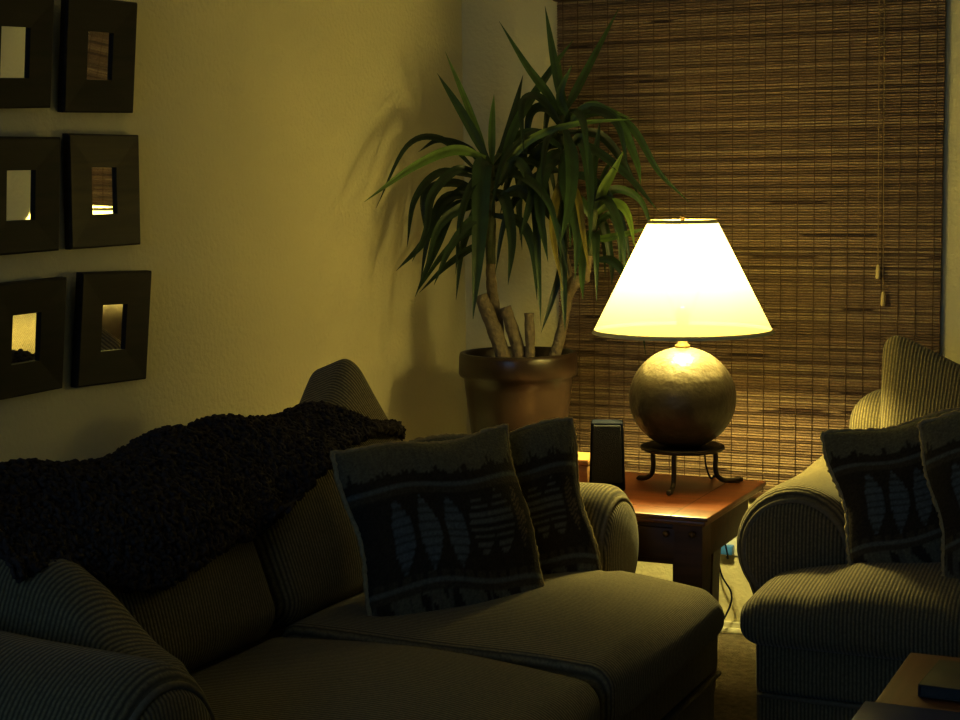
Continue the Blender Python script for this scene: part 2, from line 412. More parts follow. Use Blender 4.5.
def back_cushion(root, y0, y1, ear, wide=0):
    hw = (y1-y0)/2-.004+wide; yc = (y0+y1)/2
    c, s = math.cos(TILT), math.sin(TILT)
    def fn(p):
        x, y, z = p                      # x thickness, z height in cushion space
        u, v = y/hw, z/.23
        x *= 1 - .30*sstep(.0, 1.0, v)
        x += math.copysign(.035, x)*max(0, 1-u*u)*max(0, 1-v*v) if abs(x) > .02 else 0
        if v > 0:
            z -= .055*sstep(0, 1, v)*(1-abs(u)**2.0)
            z -= .035*sstep(.0, 1, v)*(1-sstep(-.2, 1, u*ear)); y += (.02*v*u if wide > 0 else -.02*v*u)
            z += .05*sstep(.3, 1, v)*sstep(.3, 1, u*ear)
        return Vector((0.372 + x*c - z*s, yc+y, .690 + z*c + x*s))
    vs, fs = rbox(.10, hw, .235, .055, (4, 16, 12), 6, fn)
    return mesh_obj('back_cushion', vs, fs, M_fabY, root)
def seating(name, label, cat, M, ya, yb, ncush, ears_back, ear, droop=0, wide=0):
    root = empty(name, label, cat, M)
    ia, ib = ya+ARM_R-.01, yb-ARM_R+.01
    # base rail and skirt
    vs, fs = rbox(.52, (yb-ya)/2+.03, .075, .02, (6, 12, 2), 3, lambda p: Vector((p.x+.62, p.y+(ya+yb)/2, p.z+.325)))
    mesh_obj('front_rail', vs, fs, M_fabY, root)
    vs, fs = rbox(.515, (yb-ya)/2+.025, .118, .012, (6, 40, 2), 3, lambda p: Vector((p.x+.62+.004*math.sin(p.y*14)*(1 if p.x > .4 else 0), p.y+(ya+yb)/2, p.z+.13)))
    mesh_obj('skirt', vs, fs, M_fabY, root)
    w = MB().tube([(1.142, ya-.02, .2485), (1.142, yb+.02, .2485)], .006, 8); w.build('rail_welt', M_welt, root)
    # back frame
    vs, fs = rbox(.11, (yb-ya)/2+.06, .36, .085, (4, 20, 8), 5, lambda p: Vector((p.x+.13-.10*(p.z/.36), p.y+(ya+yb)/2, p.z+.42)))
    mesh_obj('back_frame', vs, fs, M_fabY, root)
    build_arm(root, ya, -1, .06, .91 if not droop else .85, droop); build_arm(root, yb, 1, .06, .91)
    wd = (ib-ia)/ncush
    outs = []
    for i in range(ncush):
        seat_cushion(root, ia+i*wd, ia+(i+1)*wd, (i == 0, i == ncush-1), ear)
        outs.append(back_cushion(root, ia+i*wd+(.125 if wide < 0 and i == 0 else 0), ia+(i+1)*wd, ears_back[i], wide))
    return root, outs
SOFA = Matrix.Translation((.05, -2.025, 0))
sofa, sofa_backs = seating('sofa', 'long olive-brown corded two-seat sofa along the left wall', 'sofa', SOFA, -.85, .805, 2, (0, 1), .062, .052, -.0001)
CHAIR = Matrix.Translation((1.835, -.18, 0)) @ Matrix.Rotation(-PI/2, 4, 'Z')
chair, _b = seating('armchair', 'olive-brown corded armchair with rolled arms to the right of the end table', 'armchair', CHAIR, -.50, .50, 1, (-1,), .195, 0, .05)

# ------------------------------------------------------------------ pillows
def lens(u, v, cu, cv, a, h):
    y = (v-cv)/h
    if abs(y) >= 1: return False
    return abs(u-cu) < a*(1-y*y)
def tapestry(u, v, seed=0):
    R = random.Random(int((u*60)+500)*7919+seed)
    jr = R.random()
    n = .85+.3*random.Random(int(u*90+1000)*31+int(v*90+1000)*17+seed).random()
    dark = (.040, .030, .021); grey = (.135, .122, .078); mid = (.070, .052, .032); blue = (.105, .12, .122); tan = (.17, .115, .06)
    tri = abs(((u*3.2) % 1)-.5)*2
    if v > .60+.13*tri*jr: c = grey if jr > .35 else (.12, .11, .075)
    elif v > .52: c = dark
    elif v > .47: c = (.11, .115, .10)
    elif v > .40: c = mid
    elif v > -.52:
        c = dark
        for q, cu in enumerate((-.62, -.32, -.02)):
            if lens(u, v, cu+.03*v, -.03, .115, .40): c = blue if (int((v+1)*34) % 3) else (.06, .06, .055)
        for cu in (.28, .54):
            if lens(u, v, cu+.05*v, .03, .14, .34): c = (.135, .125, .095) if (int((v+1)*26) % 2) else dark
        if lens(u, v, .79, .06, .07, .32) and int((v*1.4+u)*30) % 2: c = tan
        if v < -.43 and int(u*22+40) % 3: c = mid
    elif v > -.57: c = (.13, .13, .105)
    elif v > -.64: c = mid
    else:
        c = grey if (math.sin(u*9+1)+math.sin(u*17+v*8)) > -.5 else dark
        if jr < .2: c = (.10, .09, .065)
    return tuple(q*n for q in c)
def pillow(label, cen, u, v, size, thick, seed, corded=False, group=None, sx=1.0, rag=0, br=0):
    u = Vector(u).normalized(); v = Vector(v); v = (v-u*v.dot(u)).normalized(); n = u.cross(v)
    M = Matrix((u, v, n)).transposed().to_4x4(); M.translation = Vector(cen)
    root = empty('throw_pillow', label, 'pillow', M, group)
    n_ = 84; h = size/2; R = random.Random(seed); ph = [R.uniform(0, 6) for _ in range(6)]
    vs = []; cs = []; fs = []
    def outline(a, b):
        x = h*sx*a*(1-.055*(1-b*b)) + .006*math.sin(b*5+ph[0]); y = h*b*(1-.055*(1-a*a)) + .006*math.sin(a*5+ph[1]) - br*(1+a)*(1-b)/4; return x, y
    for side in (1, -1):
        for i in range(n_+1):
            for j in range(n_+1):
                a = -1+2*i/n_; b = -1+2*j/n_
                x, y = outline(a, b)
                t = thick*((1-a*a)*(1-b*b))**.42
                t += .012*math.sin(4*a+ph[2])*math.sin(3.5*b+ph[3])*(1-a*a)*(1-b*b)
                vs.append((x, y, side*t)); cs.append(tapestry(a, b, seed) if not corded else (.2, .2, .2))
        o = 0 if side == 1 else (n_+1)**2
        for i in range(n_):
            for j in range(n_):
                q = [o+i*(n_+1)+j, o+(i+1)*(n_+1)+j, o+(i+1)*(n_+1)+j+1, o+i*(n_+1)+j+1]
                fs.append(tuple(q))
    cv = mesh_obj('cover', vs, fs, M_fabX if corded else M_tap, root, True, cs)
    pts = []
    K = 60
    for k in range(K): pts.append(outline(-1+2*k/K, -1))
    for k in range(K): pts.append(outline(1, -1+2*k/K))
    for k in range(K): pts.append(outline(1-2*k/K, 1))
    for k in range(K): pts.append(outline(-1, 1-2*k/K))
    P = [Vector((x, y, 0)) for x, y in pts]
    if rag: P = [p + Vector((R.uniform(-rag, rag), R.uniform(-rag, rag), R.uniform(-rag, rag))) for p in P]
    MB().tube(P, [.006+R.uniform(-rag, rag)*.6 for _ in P], 7, True).build('edge_piping', M_tapedge if not corded else M_welt, root)
    return root
def lean_frame(nh, deg, roll=0):
    nh = Vector((nh[0], nh[1], 0)).normalized(); z = Vector((0, 0, 1)); t = math.radians(deg)
    v = z*math.cos(t) - nh*math.sin(t); u = Vector((-nh.y, nh.x, 0))
    a = math.radians(roll); return u*math.cos(a)+v*math.sin(a), v*math.cos(a)-u*math.sin(a)
# two on the sofa
u1, v1 = lean_frame((.785, -.62), 27, 2)
pillow('large patterned tapestry pillow in front, leaning on the sofa back', Vector((.840, -1.768, .462))+v1*.20, u1, v1, .405, .062, 3, group='tapestry pillows', rag=.0015, br=.035)
u2, v2 = lean_frame((.75, -.66), 20, 3)
pillow('patterned tapestry pillow against the far sofa arm, half hidden behind the large pillow', Vector((.865, -1.53, .455))+v2*.19, u2, v2, .385, .05, 5, group='tapestry pillows', rag=.0015, br=.025)
u3, v3 = lean_frame((.16, -1), 24, 14)
pillow('tapestry pillow on the armchair, one corner resting on its left arm', at_depth(922, 497, 3.60), u3, v3, .36, .055, 8, group='tapestry pillows', rag=.002)
u4, v4 = lean_frame((-.05, -1), 20, 16)
pillow('tapestry pillow on the armchair cut off by the right picture edge', at_depth(1018, 486, 3.42), u4, v4, .36, .05, 12, group='tapestry pillows', rag=.002)
pr_ = empty('throw_pillow', 'corded sofa-coloured pillow standing inside the near sofa arm', 'pillow', Matrix.Translation((.42, -2.668, .58)) @ Matrix.Rotation(math.radians(-4), 4, 'Z') @ Matrix.Rotation(math.radians(-12), 4, 'X'))
def fn5(p):
    x, y, z = p; u, v = x/.40, z/.20
    y += math.copysign(.035, y)*max(0, 1-u*u)*max(0, 1-v*v) if abs(y) > .02 else 0
    if z > 0: z -= .13*sstep(.0, 1, u)*v - .012*math.sin(u*5)*v
    x += .05*sstep(.4, 1, u)*(-v)
    return Vector((x, y, z))
vs, fs = rbox(.40, .058, .20, .056, (16, 4, 10), 6, fn5)
mesh_obj('cover', vs, fs, M_fabX, pr_)

# ------------------------------------------------------------------ curly throw over the sofa back
bpy.context.view_layer.update()
bvv = []; bvf = []
for o in sofa.children_recursive:
    if o.type == 'MESH' and o.name.split('.')[0] in ('back_cushion', 'back_frame'):
        b0 = len(bvv); bvv += [SOFA @ v.co for v in o.data.vertices]; bvf += [tuple(b0+i for i in p.vertices) for p in o.data.polygons]
bvh = BVHTree.FromPolygons(bvv, bvf)
def throw_pt(y, ang, off):
    yq = max(y, -2.575); ax = Vector((.43, yq, .68)); d = Vector((math.cos(ang), 0, math.sin(ang)))
    hit = bvh.ray_cast(ax+d*.8, -d, .8)
    p = (hit[0] if hit[0] else ax+d*.2) + Vector((0, y-yq, 0))
    return p, d
NY, NA = 70, 40
ya, yb = -2.74, -1.36
grid = []
TOPL = [(200, 405), (240, 401), (300, 388), (340, 392), (360, 412), (380, 434)]
def topline(px):
    for (xa, ya_), (xb, yb_) in zip(TOPL, TOPL[1:]):
        if px <= xb: return ya_+(yb_-ya_)*max(0, (px-xa)/(xb-xa))
    return 434
HEM = [(-200, 580), (0, 572), (60, 570), (110, 582), (140, 592), (185, 578), (240, 543), (300, 498), (330, 466), (350, 440), (372, 430), (400, 425)]
def hem(px):
    for (xa, ya_), (xb, yb_) in zip(HEM, HEM[1:]):
        if px <= xb: return ya_+(yb_-ya_)*max(0, (px-xa)/(xb-xa))
    return 425
R = random.Random(5)
for i in range(NY+1):
    y = ya+(yb-ya)*i/NY
    t = (y-ya)/(yb-ya)
    a0 = math.radians(160 - 85*sstep(.78, 1.0, t))
    if y > -1.78:
        a0 = math.radians(60)
        while a0 < math.radians(160):
            p, d = throw_pt(y, a0, 0); p = p+d*.035
            q = p-CAM; dz = q.dot(FWD); px = 480+FPX*q.dot(RGT)/dz; py = 360-FPX*q.dot(UPV)/dz
            if py < topline(px): break
            a0 += math.radians(1)
    a1 = math.radians(58)
    while a1 > math.radians(-25):
        p, d = throw_pt(y, a1, 0); p = p+d*.03
        q = p-CAM; dz = q.dot(FWD); px = 480+FPX*q.dot(RGT)/dz; py = 360-FPX*q.dot(UPV)/dz
        if py > hem(px): break
        a1 -= math.radians(1)
    a1 += math.radians(1.6*math.sin(t*23) + 1.4*math.sin(t*51))
    row = []
    for j in range(NA+1):
        a = a0+(a1-a0)*j/NA
        p, d = throw_pt(y, a, 0)
        row.append((p, d))
    grid.append(row)
# smooth the draped sheet
P = [[p+d*.018 for p, d in row] for row in grid]
for it in range(7):
    Q = [[v.copy() for v in row] for row in P]
    for i in range(1, NY):
        for j in range(1, NA): Q[i][j] = (P[i][j]*2+P[i-1][j]+P[i+1][j]+P[i][j-1]+P[i][j+1])/6
    P = Q
mb = MB()
vs = [v for row in P for v in row]
fs = [(i*(NA+1)+j, (i+1)*(NA+1)+j, (i+1)*(NA+1)+j+1, i*(NA+1)+j+1) for i in range(NY) for j in range(NA)]
mb.add(vs, fs)
bmt = bmesh.new(); bmesh.ops.create_icosphere(bmt, subdivisions=1, radius=1); bmt.verts.index_update()
IV = [v.co.copy() for v in bmt.verts]; IF = [tuple(v.index for v in f.verts) for f in bmt.faces]; bmt.free()
def curl(c, nrm, r):
    # a little coiled tuft
    t1 = nrm.orthogonal().normalized(); t1 = (Matrix.Rotation(R.uniform(0, 6.3), 3, nrm) @ t1); t2 = nrm.cross(t1)
    n = 7; pts = []
    for k in range(n):
        a = k*1.15; rr = r*(.9-.07*k)
        pts.append(c + t1*rr*math.cos(a) + t2*rr*math.sin(a)*.6 + nrm*(r*.25*k*.7))
    mb.tube(pts, [r*.38]*(n-1)+[r*.2], 4)
for i in range(NY):
    for j in range(NA):
        e = (P[i+1][j]-P[i][j]).cross(P[i][j+1]-P[i][j])
        if e.length < 1e-9: continue
        nrm = e.normalized()
        if nrm.dot(grid[i][j][1]) < 0: nrm = -nrm
        for _ in range(3):
            a, b_ = R.random(), R.random()
            c = P[i][j].lerp(P[i+1][j], a).lerp(P[i][j+1].lerp(P[i+1][j+1], a), b_)
            nn = (nrm+Vector((R.uniform(-.5, .5), R.uniform(-.5, .5), R.uniform(-.5, .5)))).normalized()
            curl(c, nn, R.uniform(.009, .015))
thr = mb.build('throw_blanket', M_throw)
tag(thr, 'dark brown curly-pile throw blanket draped over the sofa back', 'blanket')

# ------------------------------------------------------------------ end table
tx0, tx1, ty0, ty1, tz = .50, 1.122, -1.062, -.545, .57
et = empty('end_table', 'reddish cherry wood end table between the sofa and the armchair, under the lamp', 'table', ((tx0+tx1)/2, (ty0+ty1)/2, 0))
off = Vector(((tx0+tx1)/2, (ty0+ty1)/2, 0))
def L(mb):
    mb.v = [v-off for v in mb.v]; return mb
top = MB().box(tx0, tx1, ty0, ty1, tz-.012, tz, .004).box(tx0+.008, tx1-.008, ty0+.008, ty1-.008, tz-.024, tz-.011, .004)
tt = autosmooth(L(top).build('table_top', M_cherry, et))
g = MB()
for xx in (tx0+.09, tx1-.09): g.box(xx-.0012, xx+.0012, ty0+.002, ty1-.002, tz-.002, tz+.0004)
for yy in (ty0+.09,): g.box(tx0+.09, tx1-.09, yy-.0012, yy+.0012, tz-.002, tz+.0004)
L(g).build('inlay_line', M_cherry_d, tt, False)
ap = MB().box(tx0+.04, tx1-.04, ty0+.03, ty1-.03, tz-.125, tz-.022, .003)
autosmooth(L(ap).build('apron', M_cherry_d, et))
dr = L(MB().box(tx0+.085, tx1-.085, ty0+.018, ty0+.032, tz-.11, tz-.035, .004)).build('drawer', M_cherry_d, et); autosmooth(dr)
for xx in (.855, .915+.03):
    pass
for px, py in ((667, 533), (693, 534)):
    q = on_plane(px, py, 1, ty0+.016); x_, z_ = q.x, q.z
    kb = MB().lathe([(.004, 0), (.004, .006), (.0075, .010), (.008, .014), (.005, .018)], 0, 0, 16)
    kb.v = [Vector((x_+v.x, ty0+.019-v.z, z_+v.y)) for v in kb.v]
    L(kb).build('knob', M_brassdark, dr)
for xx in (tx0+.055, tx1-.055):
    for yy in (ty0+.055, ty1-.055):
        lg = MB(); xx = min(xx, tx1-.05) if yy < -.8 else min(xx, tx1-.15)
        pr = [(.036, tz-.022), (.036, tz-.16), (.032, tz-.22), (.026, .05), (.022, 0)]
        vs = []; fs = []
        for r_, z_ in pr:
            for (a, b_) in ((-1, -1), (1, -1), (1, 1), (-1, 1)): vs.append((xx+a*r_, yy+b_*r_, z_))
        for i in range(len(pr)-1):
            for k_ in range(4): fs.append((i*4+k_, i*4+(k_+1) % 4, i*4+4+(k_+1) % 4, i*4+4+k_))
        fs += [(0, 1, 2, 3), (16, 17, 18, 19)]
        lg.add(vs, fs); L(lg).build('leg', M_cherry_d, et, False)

# ------------------------------------------------------------------ lamp
lx, ly = .94, -.69
lamp = empty('table_lamp', 'round bronze table lamp with a glowing cone shade on the end table', 'lamp', (lx, ly, tz))
O = Vector((lx, ly, tz))
def LL(mb):
    mb.v = [v-O for v in mb.v]; return mb
zb = tz+.10
ring = MB().lathe([(.06, zb-.004), (.102, zb-.006), (.108, zb-.001), (.106, zb+.005), (.09, zb+.007), (.06, zb+.004)], lx, ly, 56)
st = LL(ring).build('stand', M_iron, lamp)
for (fx, fy) in ((.812, -.653), (.951, -.828), (1.063, -.587)):
    d = Vector((fx-lx, fy-ly, 0)); rr = d.length; d.normalize()
    prof = [(.088, zb-.002), (.092, zb-.03), (.091, tz+.045), (.096, tz+.022), (.112, tz+.009), (.135, tz+.006), (rr+.006, tz+.008)]
    pts = catmull([Vector((lx, ly, 0))+d*a+Vector((0, 0, z_)) for a, z_ in prof], 5)
    LL(MB().tube(pts, [.0065]*(len(pts)-4)+[.0068, .0072, .0075, .006], 10)).build('leg', M_iron, st)
zc, ra, rz = zb+.128, .136, .130
pr = [(max(.001, ra*math.cos(t)**1.0), zc+rz*math.sin(t)) for t in [math.radians(-80+160*i/40) for i in range(41)]]
LL(MB().lathe([(.02, zc-rz*.985)]+pr+[(.018, zc+rz)], lx, ly, 72)).build('ball_base', M_bronze, lamp)
LL(MB().lathe([(.020, zc+rz-.005), (.019, zc+rz+.006), (.012, zc+rz+.010), (.012, zc+rz+.055), (.016, zc+rz+.06), (.016, zc+rz+.10), (.008, zc+rz+.105)], lx, ly, 24)).build('socket', M_brassdark, lamp)
s0, s1, r0, r1 = .966, 1.252, .229, .085
sh = MB(); n = 72
prof = [(r0+(r1-r0)*i/12, s0+(s1-s0)*i/12) for i in range(13)]
sh.lathe(prof, lx, ly, n, False)
so = LL(sh).build('lamp_shade', M_shade, lamp)
LL(MB().lathe([(r0+.0012, s0-.001), (r0+.0022, s0), (r0-.0035, s0+.009), (r0-.005, s0+.009), (r0-.001, s0-.001)], lx, ly, n, False)).build('bottom_trim', M_shadetrim, so)
LL(MB().lathe([(r1+.005, s1-.009), (r1+.002, s1), (r1-.002, s1), (r1+.001, s1-.009)], lx, ly, n, False)).build('top_trim', M_shadetrim, so)
hp = MB()
for s in (-1, 1):
    hp.tube(catmull([(lx+s*.012, ly, zc+rz+.06), (lx+s*.055, ly, 1.12), (lx+s*.045, ly, 1.2), (lx+s*.008, ly, s1-.008)], 6), .0018, 6)
for k in range(3):
    a = 2*PI*k/3+.5; hp.tube([(lx, ly, s1-.008), (lx+(r1-.002)*math.cos(a), ly+(r1-.002)*math.sin(a), s1-.004)], .0015, 6)
LL(hp).build('harp', M_brassdark, lamp)
LL(MB().lathe([(.004, s1-.010), (.007, s1-.004), (.004, s1), (.007, s1+.006), (.003, s1+.012)], lx, ly, 14)).build('finial', M_brassdark, lamp)
q0 = on_plane(704, 447, 1, ly+.08)
cd = catmull([(q0.x, ly+.08, zb-.004), (q0.x+.004, ly+.085, tz+.04), (q0.x+.012, ly+.10, tz+.006), (q0.x+.01, ty1-.004, tz+.004), (q0.x, ty1+.01, tz-.03), (.93, -.25, .30), (.875, -.07, .245)], 6)
LL(MB().tube(cd, .0026, 6)).build('lamp_cord', M_blk, lamp)

# bulb light
ld = bpy.data.lights.new('bulb', 'POINT'); ld.energy = 49; ld.color = (1, .86, .28); ld.shadow_soft_size = .035
lo = bpy.data.objects.new('bulb', ld); C.objects.link(lo); lo.location = (lx, ly, 1.105)
# dim bluish evening light from the far side of the room
ad_ = bpy.data.lights.new('evening_light', 'AREA'); ad_.energy = 16; ad_.color = (.30, .60, 1.0); ad_.shape = 'RECTANGLE'; ad_.size = 1.6; ad_.size_y = 1.3
ao = bpy.data.objects.new('evening_light', ad_); C.objects.link(ao); ao.location = (1.0, -6.6, 1.6)
ao.rotation_euler = (Vector((.8, -1.8, .7))-Vector(ao.location)).to_track_quat('-Z', 'Y').to_euler()
w = bpy.data.worlds.new('dim_world'); bpy.context.scene.world = w; w.use_nodes = True
w.node_tree.nodes['Background'].inputs[0].default_value = (.02, .03, .05, 1); w.node_tree.nodes['Background'].inputs[1].default_value = .2

# ------------------------------------------------------------------ speaker and box
sp = empty('speaker', 'small upright black desktop speaker on the end table beside the lamp', 'speaker', Matrix.Translation((.772, -.79, tz)) @ Matrix.Rotation(math.radians(20), 4, 'Z'))
vs, fs = rbox(.043, .032, .088, .006, (2, 2, 2), 3, lambda p: Vector((p.x*(1-.06*p.z/.088), p.y-.018-.004*(p.z/.088), p.z+.0885)))
mesh_obj('cabinet', vs, fs, M_blk, sp)
vs, fs = rbox(.037, .004, .074, .0035, (2, 2, 2), 2, lambda p: Vector((p.x*(1-.05*p.z/.074), p.y-.0505-.0045*(p.z/.088), p.z+.096)))
mesh_obj('grille', vs, fs, M_grille, sp)
bx = empty('wooden_box', 'small pale wooden box on the end table behind the speaker', 'box', (.655, -.72, tz))
autosmooth(MB().box(-.085, .055, -.05, .06, 0, .050, .002).build('box_body', M_boxw, bx))
autosmooth(MB().box(-.088, .058, -.053, .063, .051, .066, .003).build('lid', M_boxw, bx))

# ------------------------------------------------------------------ yucca in its pot on a plant stand
pc = at_depth(518, 352, 4.70); ppx, ppy, pz = pc.x, pc.y, pc.z
ps = empty('plant_stand', 'round dark wooden plant stand in the corner under the yucca pot', 'plant stand', (ppx, ppy, 0))
sb = .50
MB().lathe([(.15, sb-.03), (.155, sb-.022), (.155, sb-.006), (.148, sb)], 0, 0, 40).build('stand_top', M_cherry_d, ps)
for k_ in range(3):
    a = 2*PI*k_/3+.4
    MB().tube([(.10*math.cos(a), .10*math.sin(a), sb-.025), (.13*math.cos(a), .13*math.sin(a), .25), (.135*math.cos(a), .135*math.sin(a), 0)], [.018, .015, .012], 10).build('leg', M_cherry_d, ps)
yu = empty('potted_yucca', 'tall potted yucca with strap leaves in the corner behind the sofa', 'plant', (ppx, ppy, sb))
YO = Vector((ppx, ppy, sb))
def YL(mb):
    mb.v = [v-YO for v in mb.v]; return mb
rt = .168
prof = [(.09, sb+.001), (.112, sb+.004), (.118, sb+.02), (.138, sb+.15), (.152, sb+.27), (.155, pz-.072), (.166, pz-.066), (.170, pz-.058), (rt, pz-.01), (rt-.003, pz), (rt-.012, pz+.001), (rt-.016, pz-.006), (.148, pz-.05), (.145, pz-.07)]
YL(MB().lathe(prof, ppx, ppy, 64, False)).build('pot', M_pot, yu)
sl = MB(); Rq = random.Random(3)
rings = [(.001, 0), (.04, 0), (.08, 0), (.12, 0), (.146, 0)]
sv = []; sf = []; n = 32
for r_, _ in rings:
    for k_ in range(n): a = 2*PI*k_/n; sv.append((ppx+r_*math.cos(a), ppy+r_*math.sin(a), pz-.032+Rq.uniform(-.005, .005)))
for i in range(4):
    for k_ in range(n): sf.append((i*n+k_, i*n+(k_+1) % n, i*n+n+(k_+1) % n, i*n+n+k_))
YL(sl.add(sv, sf)).build('soil', M_soil, yu)
D0 = 4.70
def pp(px, py, dd=0):
    d = D0+dd; p = at_depth(px, py, d)
    for _ in range(60):
        if p.x > .045 and p.y < -.10: break
        d -= .02; p = at_depth(px, py, d)
    return p
def cane(pts, rads, mat=None, nm='cane'):
    P_ = catmull([pp(*q) for q in pts], 5); m_ = len(P_); rr = []
    for i in range(m_):
        t = i/(m_-1)*(len(rads)-1); a = int(min(t, len(rads)-2)); rr.append(rads[a]+(rads[a+1]-rads[a])*(t-a)+Rq.uniform(-.0012, .0012))
    YL(MB().tube(P_, rr, 12)).build(nm, mat or M_bark, yu)
cane([(506, 366, -.02), (498, 340, -.02), (489, 316, -.01), (481, 296, 0)], [.023, .022, .021, .020])
cane([(500, 345, 0), (497, 322, .02), (493, 300, .02), (491, 278, .01), (491, 262, 0)], [.015, .018, .016, .014, .013])
cane([(491, 264, 0), (490, 225, 0), (490, 165, 0)], [.014, .017, .011], M_sheath, 'leaf_sheath')
cane([(522, 366, -.03), (517, 345, -.03), (511, 325, -.02), (505, 307, -.02)], [.021, .019, .018, .017])
cane([(530, 368, -.05), (530, 340, -.05), (529, 313, -.05)], [.0145, .0135, .014])
cane([(551, 366, .02), (558, 345, .02), (564, 320, .02), (568, 298, .01), (574, 283, 0), (585, 279, 0)], [.018, .016, .015, .014, .020, .014])
cane([(570, 290, .01), (566, 268, .01), (563, 252, .02)], [.015, .016, .013])
cane([(563, 254, .02), (562, 215, .02), (563, 170, .02), (563, 110, .02)], [.014, .017, .015, .010], M_sheath, 'leaf_sheath')
cane([(585, 281, 0), (587, 266, -.02), (589, 254, -.03)], [.013, .013, .012])
cane([(589, 255, -.03), (591, 240, -.04), (595, 210, -.05)], [.012, .014, .008], M_sheath, 'leaf_sheath')
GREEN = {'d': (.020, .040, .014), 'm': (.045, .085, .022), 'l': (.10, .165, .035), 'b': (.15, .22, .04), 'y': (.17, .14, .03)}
def leaf(mb, P_, width, col, facing, jag=True):
    pts = catmull(P_, 7); m_ = len(pts); vs = []; cs = []; fs = []
    f = Rq.uniform(.75, 1.25); col = tuple(c*f for c in col)
    for i, p in enumerate(pts):
        t = i/(m_-1)
        tg = (pts[min(i+1, m_-1)]-pts[max(i-1, 0)]).normalized()
        w_ = tg.cross(facing)
        if w_.length < .05: w_ = tg.orthogonal()
        w_.normalize(); nn = w_.cross(tg)
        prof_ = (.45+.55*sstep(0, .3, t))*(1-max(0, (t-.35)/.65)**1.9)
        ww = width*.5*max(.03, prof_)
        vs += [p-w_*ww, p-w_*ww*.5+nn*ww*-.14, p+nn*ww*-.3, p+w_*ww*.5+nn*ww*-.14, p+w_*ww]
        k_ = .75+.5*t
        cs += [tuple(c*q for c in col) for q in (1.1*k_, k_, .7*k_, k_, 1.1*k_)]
    for i in range(m_-1):
        for k_ in range(4): fs.append((i*5+k_, i*5+k_+1, i*5+6+k_, i*5+5+k_))
    mb.add(vs, fs, cs)
W = .027
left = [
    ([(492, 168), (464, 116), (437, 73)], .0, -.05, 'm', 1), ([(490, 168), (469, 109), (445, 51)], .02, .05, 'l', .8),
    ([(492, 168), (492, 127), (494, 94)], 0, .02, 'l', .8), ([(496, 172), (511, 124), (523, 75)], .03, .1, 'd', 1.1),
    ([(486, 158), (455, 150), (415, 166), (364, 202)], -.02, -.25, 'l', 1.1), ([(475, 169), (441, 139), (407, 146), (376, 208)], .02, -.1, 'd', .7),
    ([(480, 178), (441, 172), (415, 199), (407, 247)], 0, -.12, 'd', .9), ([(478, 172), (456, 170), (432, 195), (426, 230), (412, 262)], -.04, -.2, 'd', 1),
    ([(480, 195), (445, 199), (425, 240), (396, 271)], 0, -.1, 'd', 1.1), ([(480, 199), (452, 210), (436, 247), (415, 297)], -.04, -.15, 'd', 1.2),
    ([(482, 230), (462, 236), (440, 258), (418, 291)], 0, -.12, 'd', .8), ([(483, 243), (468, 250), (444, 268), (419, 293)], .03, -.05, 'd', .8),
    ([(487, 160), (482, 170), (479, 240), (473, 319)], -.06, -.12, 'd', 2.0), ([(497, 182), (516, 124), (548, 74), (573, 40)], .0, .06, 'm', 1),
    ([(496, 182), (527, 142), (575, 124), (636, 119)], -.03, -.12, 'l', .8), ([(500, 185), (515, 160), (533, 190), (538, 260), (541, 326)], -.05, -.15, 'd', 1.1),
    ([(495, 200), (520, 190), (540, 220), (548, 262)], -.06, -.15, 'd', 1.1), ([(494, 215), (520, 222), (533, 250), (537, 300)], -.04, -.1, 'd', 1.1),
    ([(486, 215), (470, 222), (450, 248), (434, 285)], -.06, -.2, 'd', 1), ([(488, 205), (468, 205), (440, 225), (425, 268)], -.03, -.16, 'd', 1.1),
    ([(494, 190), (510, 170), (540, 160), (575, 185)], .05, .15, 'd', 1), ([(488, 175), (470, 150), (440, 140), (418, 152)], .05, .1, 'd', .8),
    ([(492, 190), (505, 200), (512, 240), (508, 285)], -.05, -.14, 'd', 1.2), ([(487, 200), (476, 210), (462, 250), (456, 300)], .05, .05, 'd', .9),
]
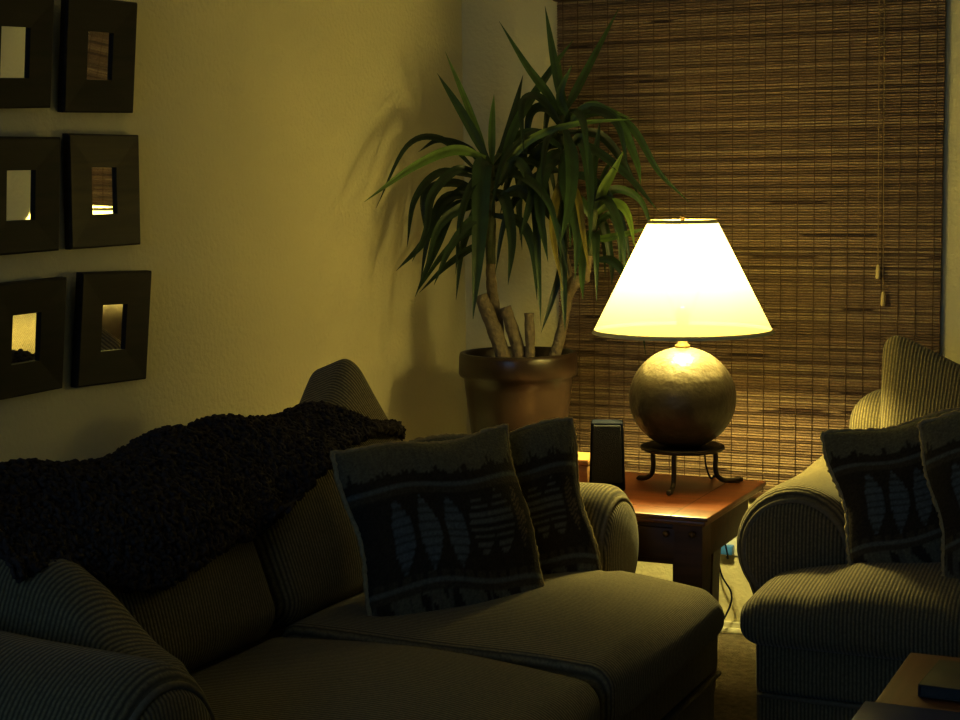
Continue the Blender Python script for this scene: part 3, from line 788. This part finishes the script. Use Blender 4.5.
right = [
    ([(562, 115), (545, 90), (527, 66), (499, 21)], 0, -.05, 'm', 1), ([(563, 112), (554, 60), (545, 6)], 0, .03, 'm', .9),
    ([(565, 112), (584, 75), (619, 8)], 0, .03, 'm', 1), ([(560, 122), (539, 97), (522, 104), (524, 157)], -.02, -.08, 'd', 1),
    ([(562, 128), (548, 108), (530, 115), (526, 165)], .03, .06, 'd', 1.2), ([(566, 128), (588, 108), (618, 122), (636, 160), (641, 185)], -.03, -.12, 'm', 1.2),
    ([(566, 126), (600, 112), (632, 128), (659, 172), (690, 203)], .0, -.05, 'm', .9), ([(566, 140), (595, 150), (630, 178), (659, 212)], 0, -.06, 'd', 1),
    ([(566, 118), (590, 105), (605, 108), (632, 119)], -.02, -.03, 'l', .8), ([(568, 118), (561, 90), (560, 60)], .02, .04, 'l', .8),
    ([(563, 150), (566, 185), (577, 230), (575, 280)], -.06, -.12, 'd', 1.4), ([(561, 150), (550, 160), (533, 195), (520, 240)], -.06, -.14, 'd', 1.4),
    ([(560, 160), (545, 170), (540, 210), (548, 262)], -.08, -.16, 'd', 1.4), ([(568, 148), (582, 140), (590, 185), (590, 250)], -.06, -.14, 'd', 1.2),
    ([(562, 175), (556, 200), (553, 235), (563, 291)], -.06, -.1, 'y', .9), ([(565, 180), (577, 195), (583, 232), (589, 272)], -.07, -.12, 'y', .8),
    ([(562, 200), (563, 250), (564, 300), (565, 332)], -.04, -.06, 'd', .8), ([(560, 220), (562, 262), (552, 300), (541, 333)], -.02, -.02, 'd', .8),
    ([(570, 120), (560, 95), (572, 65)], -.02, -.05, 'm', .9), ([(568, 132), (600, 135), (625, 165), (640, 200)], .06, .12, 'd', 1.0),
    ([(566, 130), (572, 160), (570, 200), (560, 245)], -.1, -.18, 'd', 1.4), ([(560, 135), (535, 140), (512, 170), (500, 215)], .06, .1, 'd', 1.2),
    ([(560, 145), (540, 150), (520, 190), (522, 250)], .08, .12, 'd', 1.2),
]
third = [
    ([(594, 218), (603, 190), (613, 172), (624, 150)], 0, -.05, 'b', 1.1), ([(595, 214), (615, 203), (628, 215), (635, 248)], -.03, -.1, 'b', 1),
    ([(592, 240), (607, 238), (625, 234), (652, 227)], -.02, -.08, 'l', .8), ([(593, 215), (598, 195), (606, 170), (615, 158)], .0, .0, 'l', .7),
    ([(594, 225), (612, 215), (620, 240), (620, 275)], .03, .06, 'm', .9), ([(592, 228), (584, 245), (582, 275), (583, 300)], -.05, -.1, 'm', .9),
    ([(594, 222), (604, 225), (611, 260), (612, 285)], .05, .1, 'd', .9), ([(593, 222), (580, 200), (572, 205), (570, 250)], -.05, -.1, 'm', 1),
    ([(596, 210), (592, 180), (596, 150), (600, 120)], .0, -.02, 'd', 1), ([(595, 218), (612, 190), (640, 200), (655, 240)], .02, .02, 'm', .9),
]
for head in (left, right, third):
    mb = MB()
    for pts, d0, d1, colk, wf in head:
        m_ = len(pts)
        P_ = [pp(q[0], q[1], d0+(d1-d0)*i/(m_-1)) for i, q in enumerate(pts)]
        fc = Vector((Rq.uniform(.1, .8), -1, Rq.uniform(-.1, .7))).normalized()
        leaf(mb, P_, W*wf, GREEN[colk], fc)
    # the leaves round the back of the head
    hx, hy = (490, 185) if head is left else ((563, 140) if head is right else (594, 220))
    hc = pp(hx, hy, 0)
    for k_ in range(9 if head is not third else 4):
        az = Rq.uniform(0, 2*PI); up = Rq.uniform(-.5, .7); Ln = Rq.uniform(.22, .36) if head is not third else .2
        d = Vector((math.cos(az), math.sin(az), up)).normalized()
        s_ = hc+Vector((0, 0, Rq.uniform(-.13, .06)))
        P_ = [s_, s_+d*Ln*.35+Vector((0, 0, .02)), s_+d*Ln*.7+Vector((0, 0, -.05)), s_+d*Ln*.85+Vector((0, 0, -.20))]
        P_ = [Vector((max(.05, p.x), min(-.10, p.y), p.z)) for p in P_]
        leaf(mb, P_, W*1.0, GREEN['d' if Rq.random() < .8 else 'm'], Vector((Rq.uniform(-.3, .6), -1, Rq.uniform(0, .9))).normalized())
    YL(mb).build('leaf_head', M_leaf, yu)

# ------------------------------------------------------------------ outlet, power strip cord
q = on_plane(722, 550, 1, -.02)
ot = empty('wall_outlet', 'white wall outlet with a blue plug-in adapter low on the wall behind the end table', 'outlet', (q.x, 0, q.z))
autosmooth(MB().box(-.035, .045, -.006, 0, -.018, .098, .002).build('cover_plate', M_white, ot))
autosmooth(MB().box(-.008, .034, -.03, -.006, -.012, .016, .003).build('adapter', M_blue, ot))
cp = catmull([on_plane(717, 556, 1, -.03), on_plane(722, 576, 1, -.04), on_plane(731, 592, 1, -.05), on_plane(730, 606, 1, -.05), on_plane(721, 624, 1, -.05), on_plane(716, 634, 1, -.06)], 6)
e_ = cp[-1]; cp += [Vector((e_.x-.05, e_.y-.02, .004)), Vector((e_.x-.25, e_.y-.03, .004))]
pcd = MB().tube(cp, .003, 6).build('power_cord', M_blk); tag(pcd, 'thin black power cord hanging from the outlet to the floor', 'cord')

# ------------------------------------------------------------------ coffee table corner, book, magazine
cfz = .48; a = on_plane(912, 652, 2, cfz)
cx0, cy1 = 1.698, a.y
ct = empty('coffee_table', 'reddish wood coffee table corner in front of the armchair at bottom right', 'table', (cx0+.35, cy1-.5, 0))
co = Vector((cx0+.35, cy1-.5, 0))
def CL(mb):
    mb.v = [v-co for v in mb.v]; return mb
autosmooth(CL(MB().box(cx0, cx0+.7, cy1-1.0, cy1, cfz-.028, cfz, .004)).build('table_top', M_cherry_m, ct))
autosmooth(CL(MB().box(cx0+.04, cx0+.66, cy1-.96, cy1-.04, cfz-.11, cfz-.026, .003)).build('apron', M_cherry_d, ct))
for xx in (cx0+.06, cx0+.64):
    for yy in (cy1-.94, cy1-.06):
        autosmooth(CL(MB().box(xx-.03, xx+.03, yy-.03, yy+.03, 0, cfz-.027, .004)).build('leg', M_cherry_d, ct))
b1 = on_plane(916, 699, 2, cfz)
bk = empty('book', 'closed dark book lying on the coffee table', 'book', Matrix.Translation((b1.x+.115, b1.y+.085, cfz+.001)) @ Matrix.Rotation(math.radians(-3), 4, 'Z'))
autosmooth(MB().box(-.11, .11, -.08, .08, 0, .003, .001).box(-.11, .11, -.08, .08, .019, .022, .001).box(-.11, -.107, -.08, .08, 0, .022, .001).build('cover', M_book, bk))
MB().box(-.106, .106, -.077, .077, .003, .019).build('pages', M_paper, bk, False)
g1 = on_plane(905, 712, 2, cfz)
mg = empty('magazine', 'dark blue magazine lying across the near corner of the coffee table', 'magazine', (g1.x+.06, g1.y-.10, cfz+.001))
autosmooth(MB().box(-.125, .20, -.10, .10, 0, .003, .001).box(-.125, .20, -.10, .10, .007, .010, .001).build('cover', M_mag, mg))
MB().box(-.122, .197, -.098, .097, .003, .007).build('pages', M_book, mg, False)

# ------------------------------------------------------------------ look
sc = bpy.context.scene
sc.view_settings.view_transform = 'Standard'; sc.view_settings.look = 'None'; sc.view_settings.exposure = .12; sc.view_settings.gamma = .86
sc.cycles.use_denoising = True
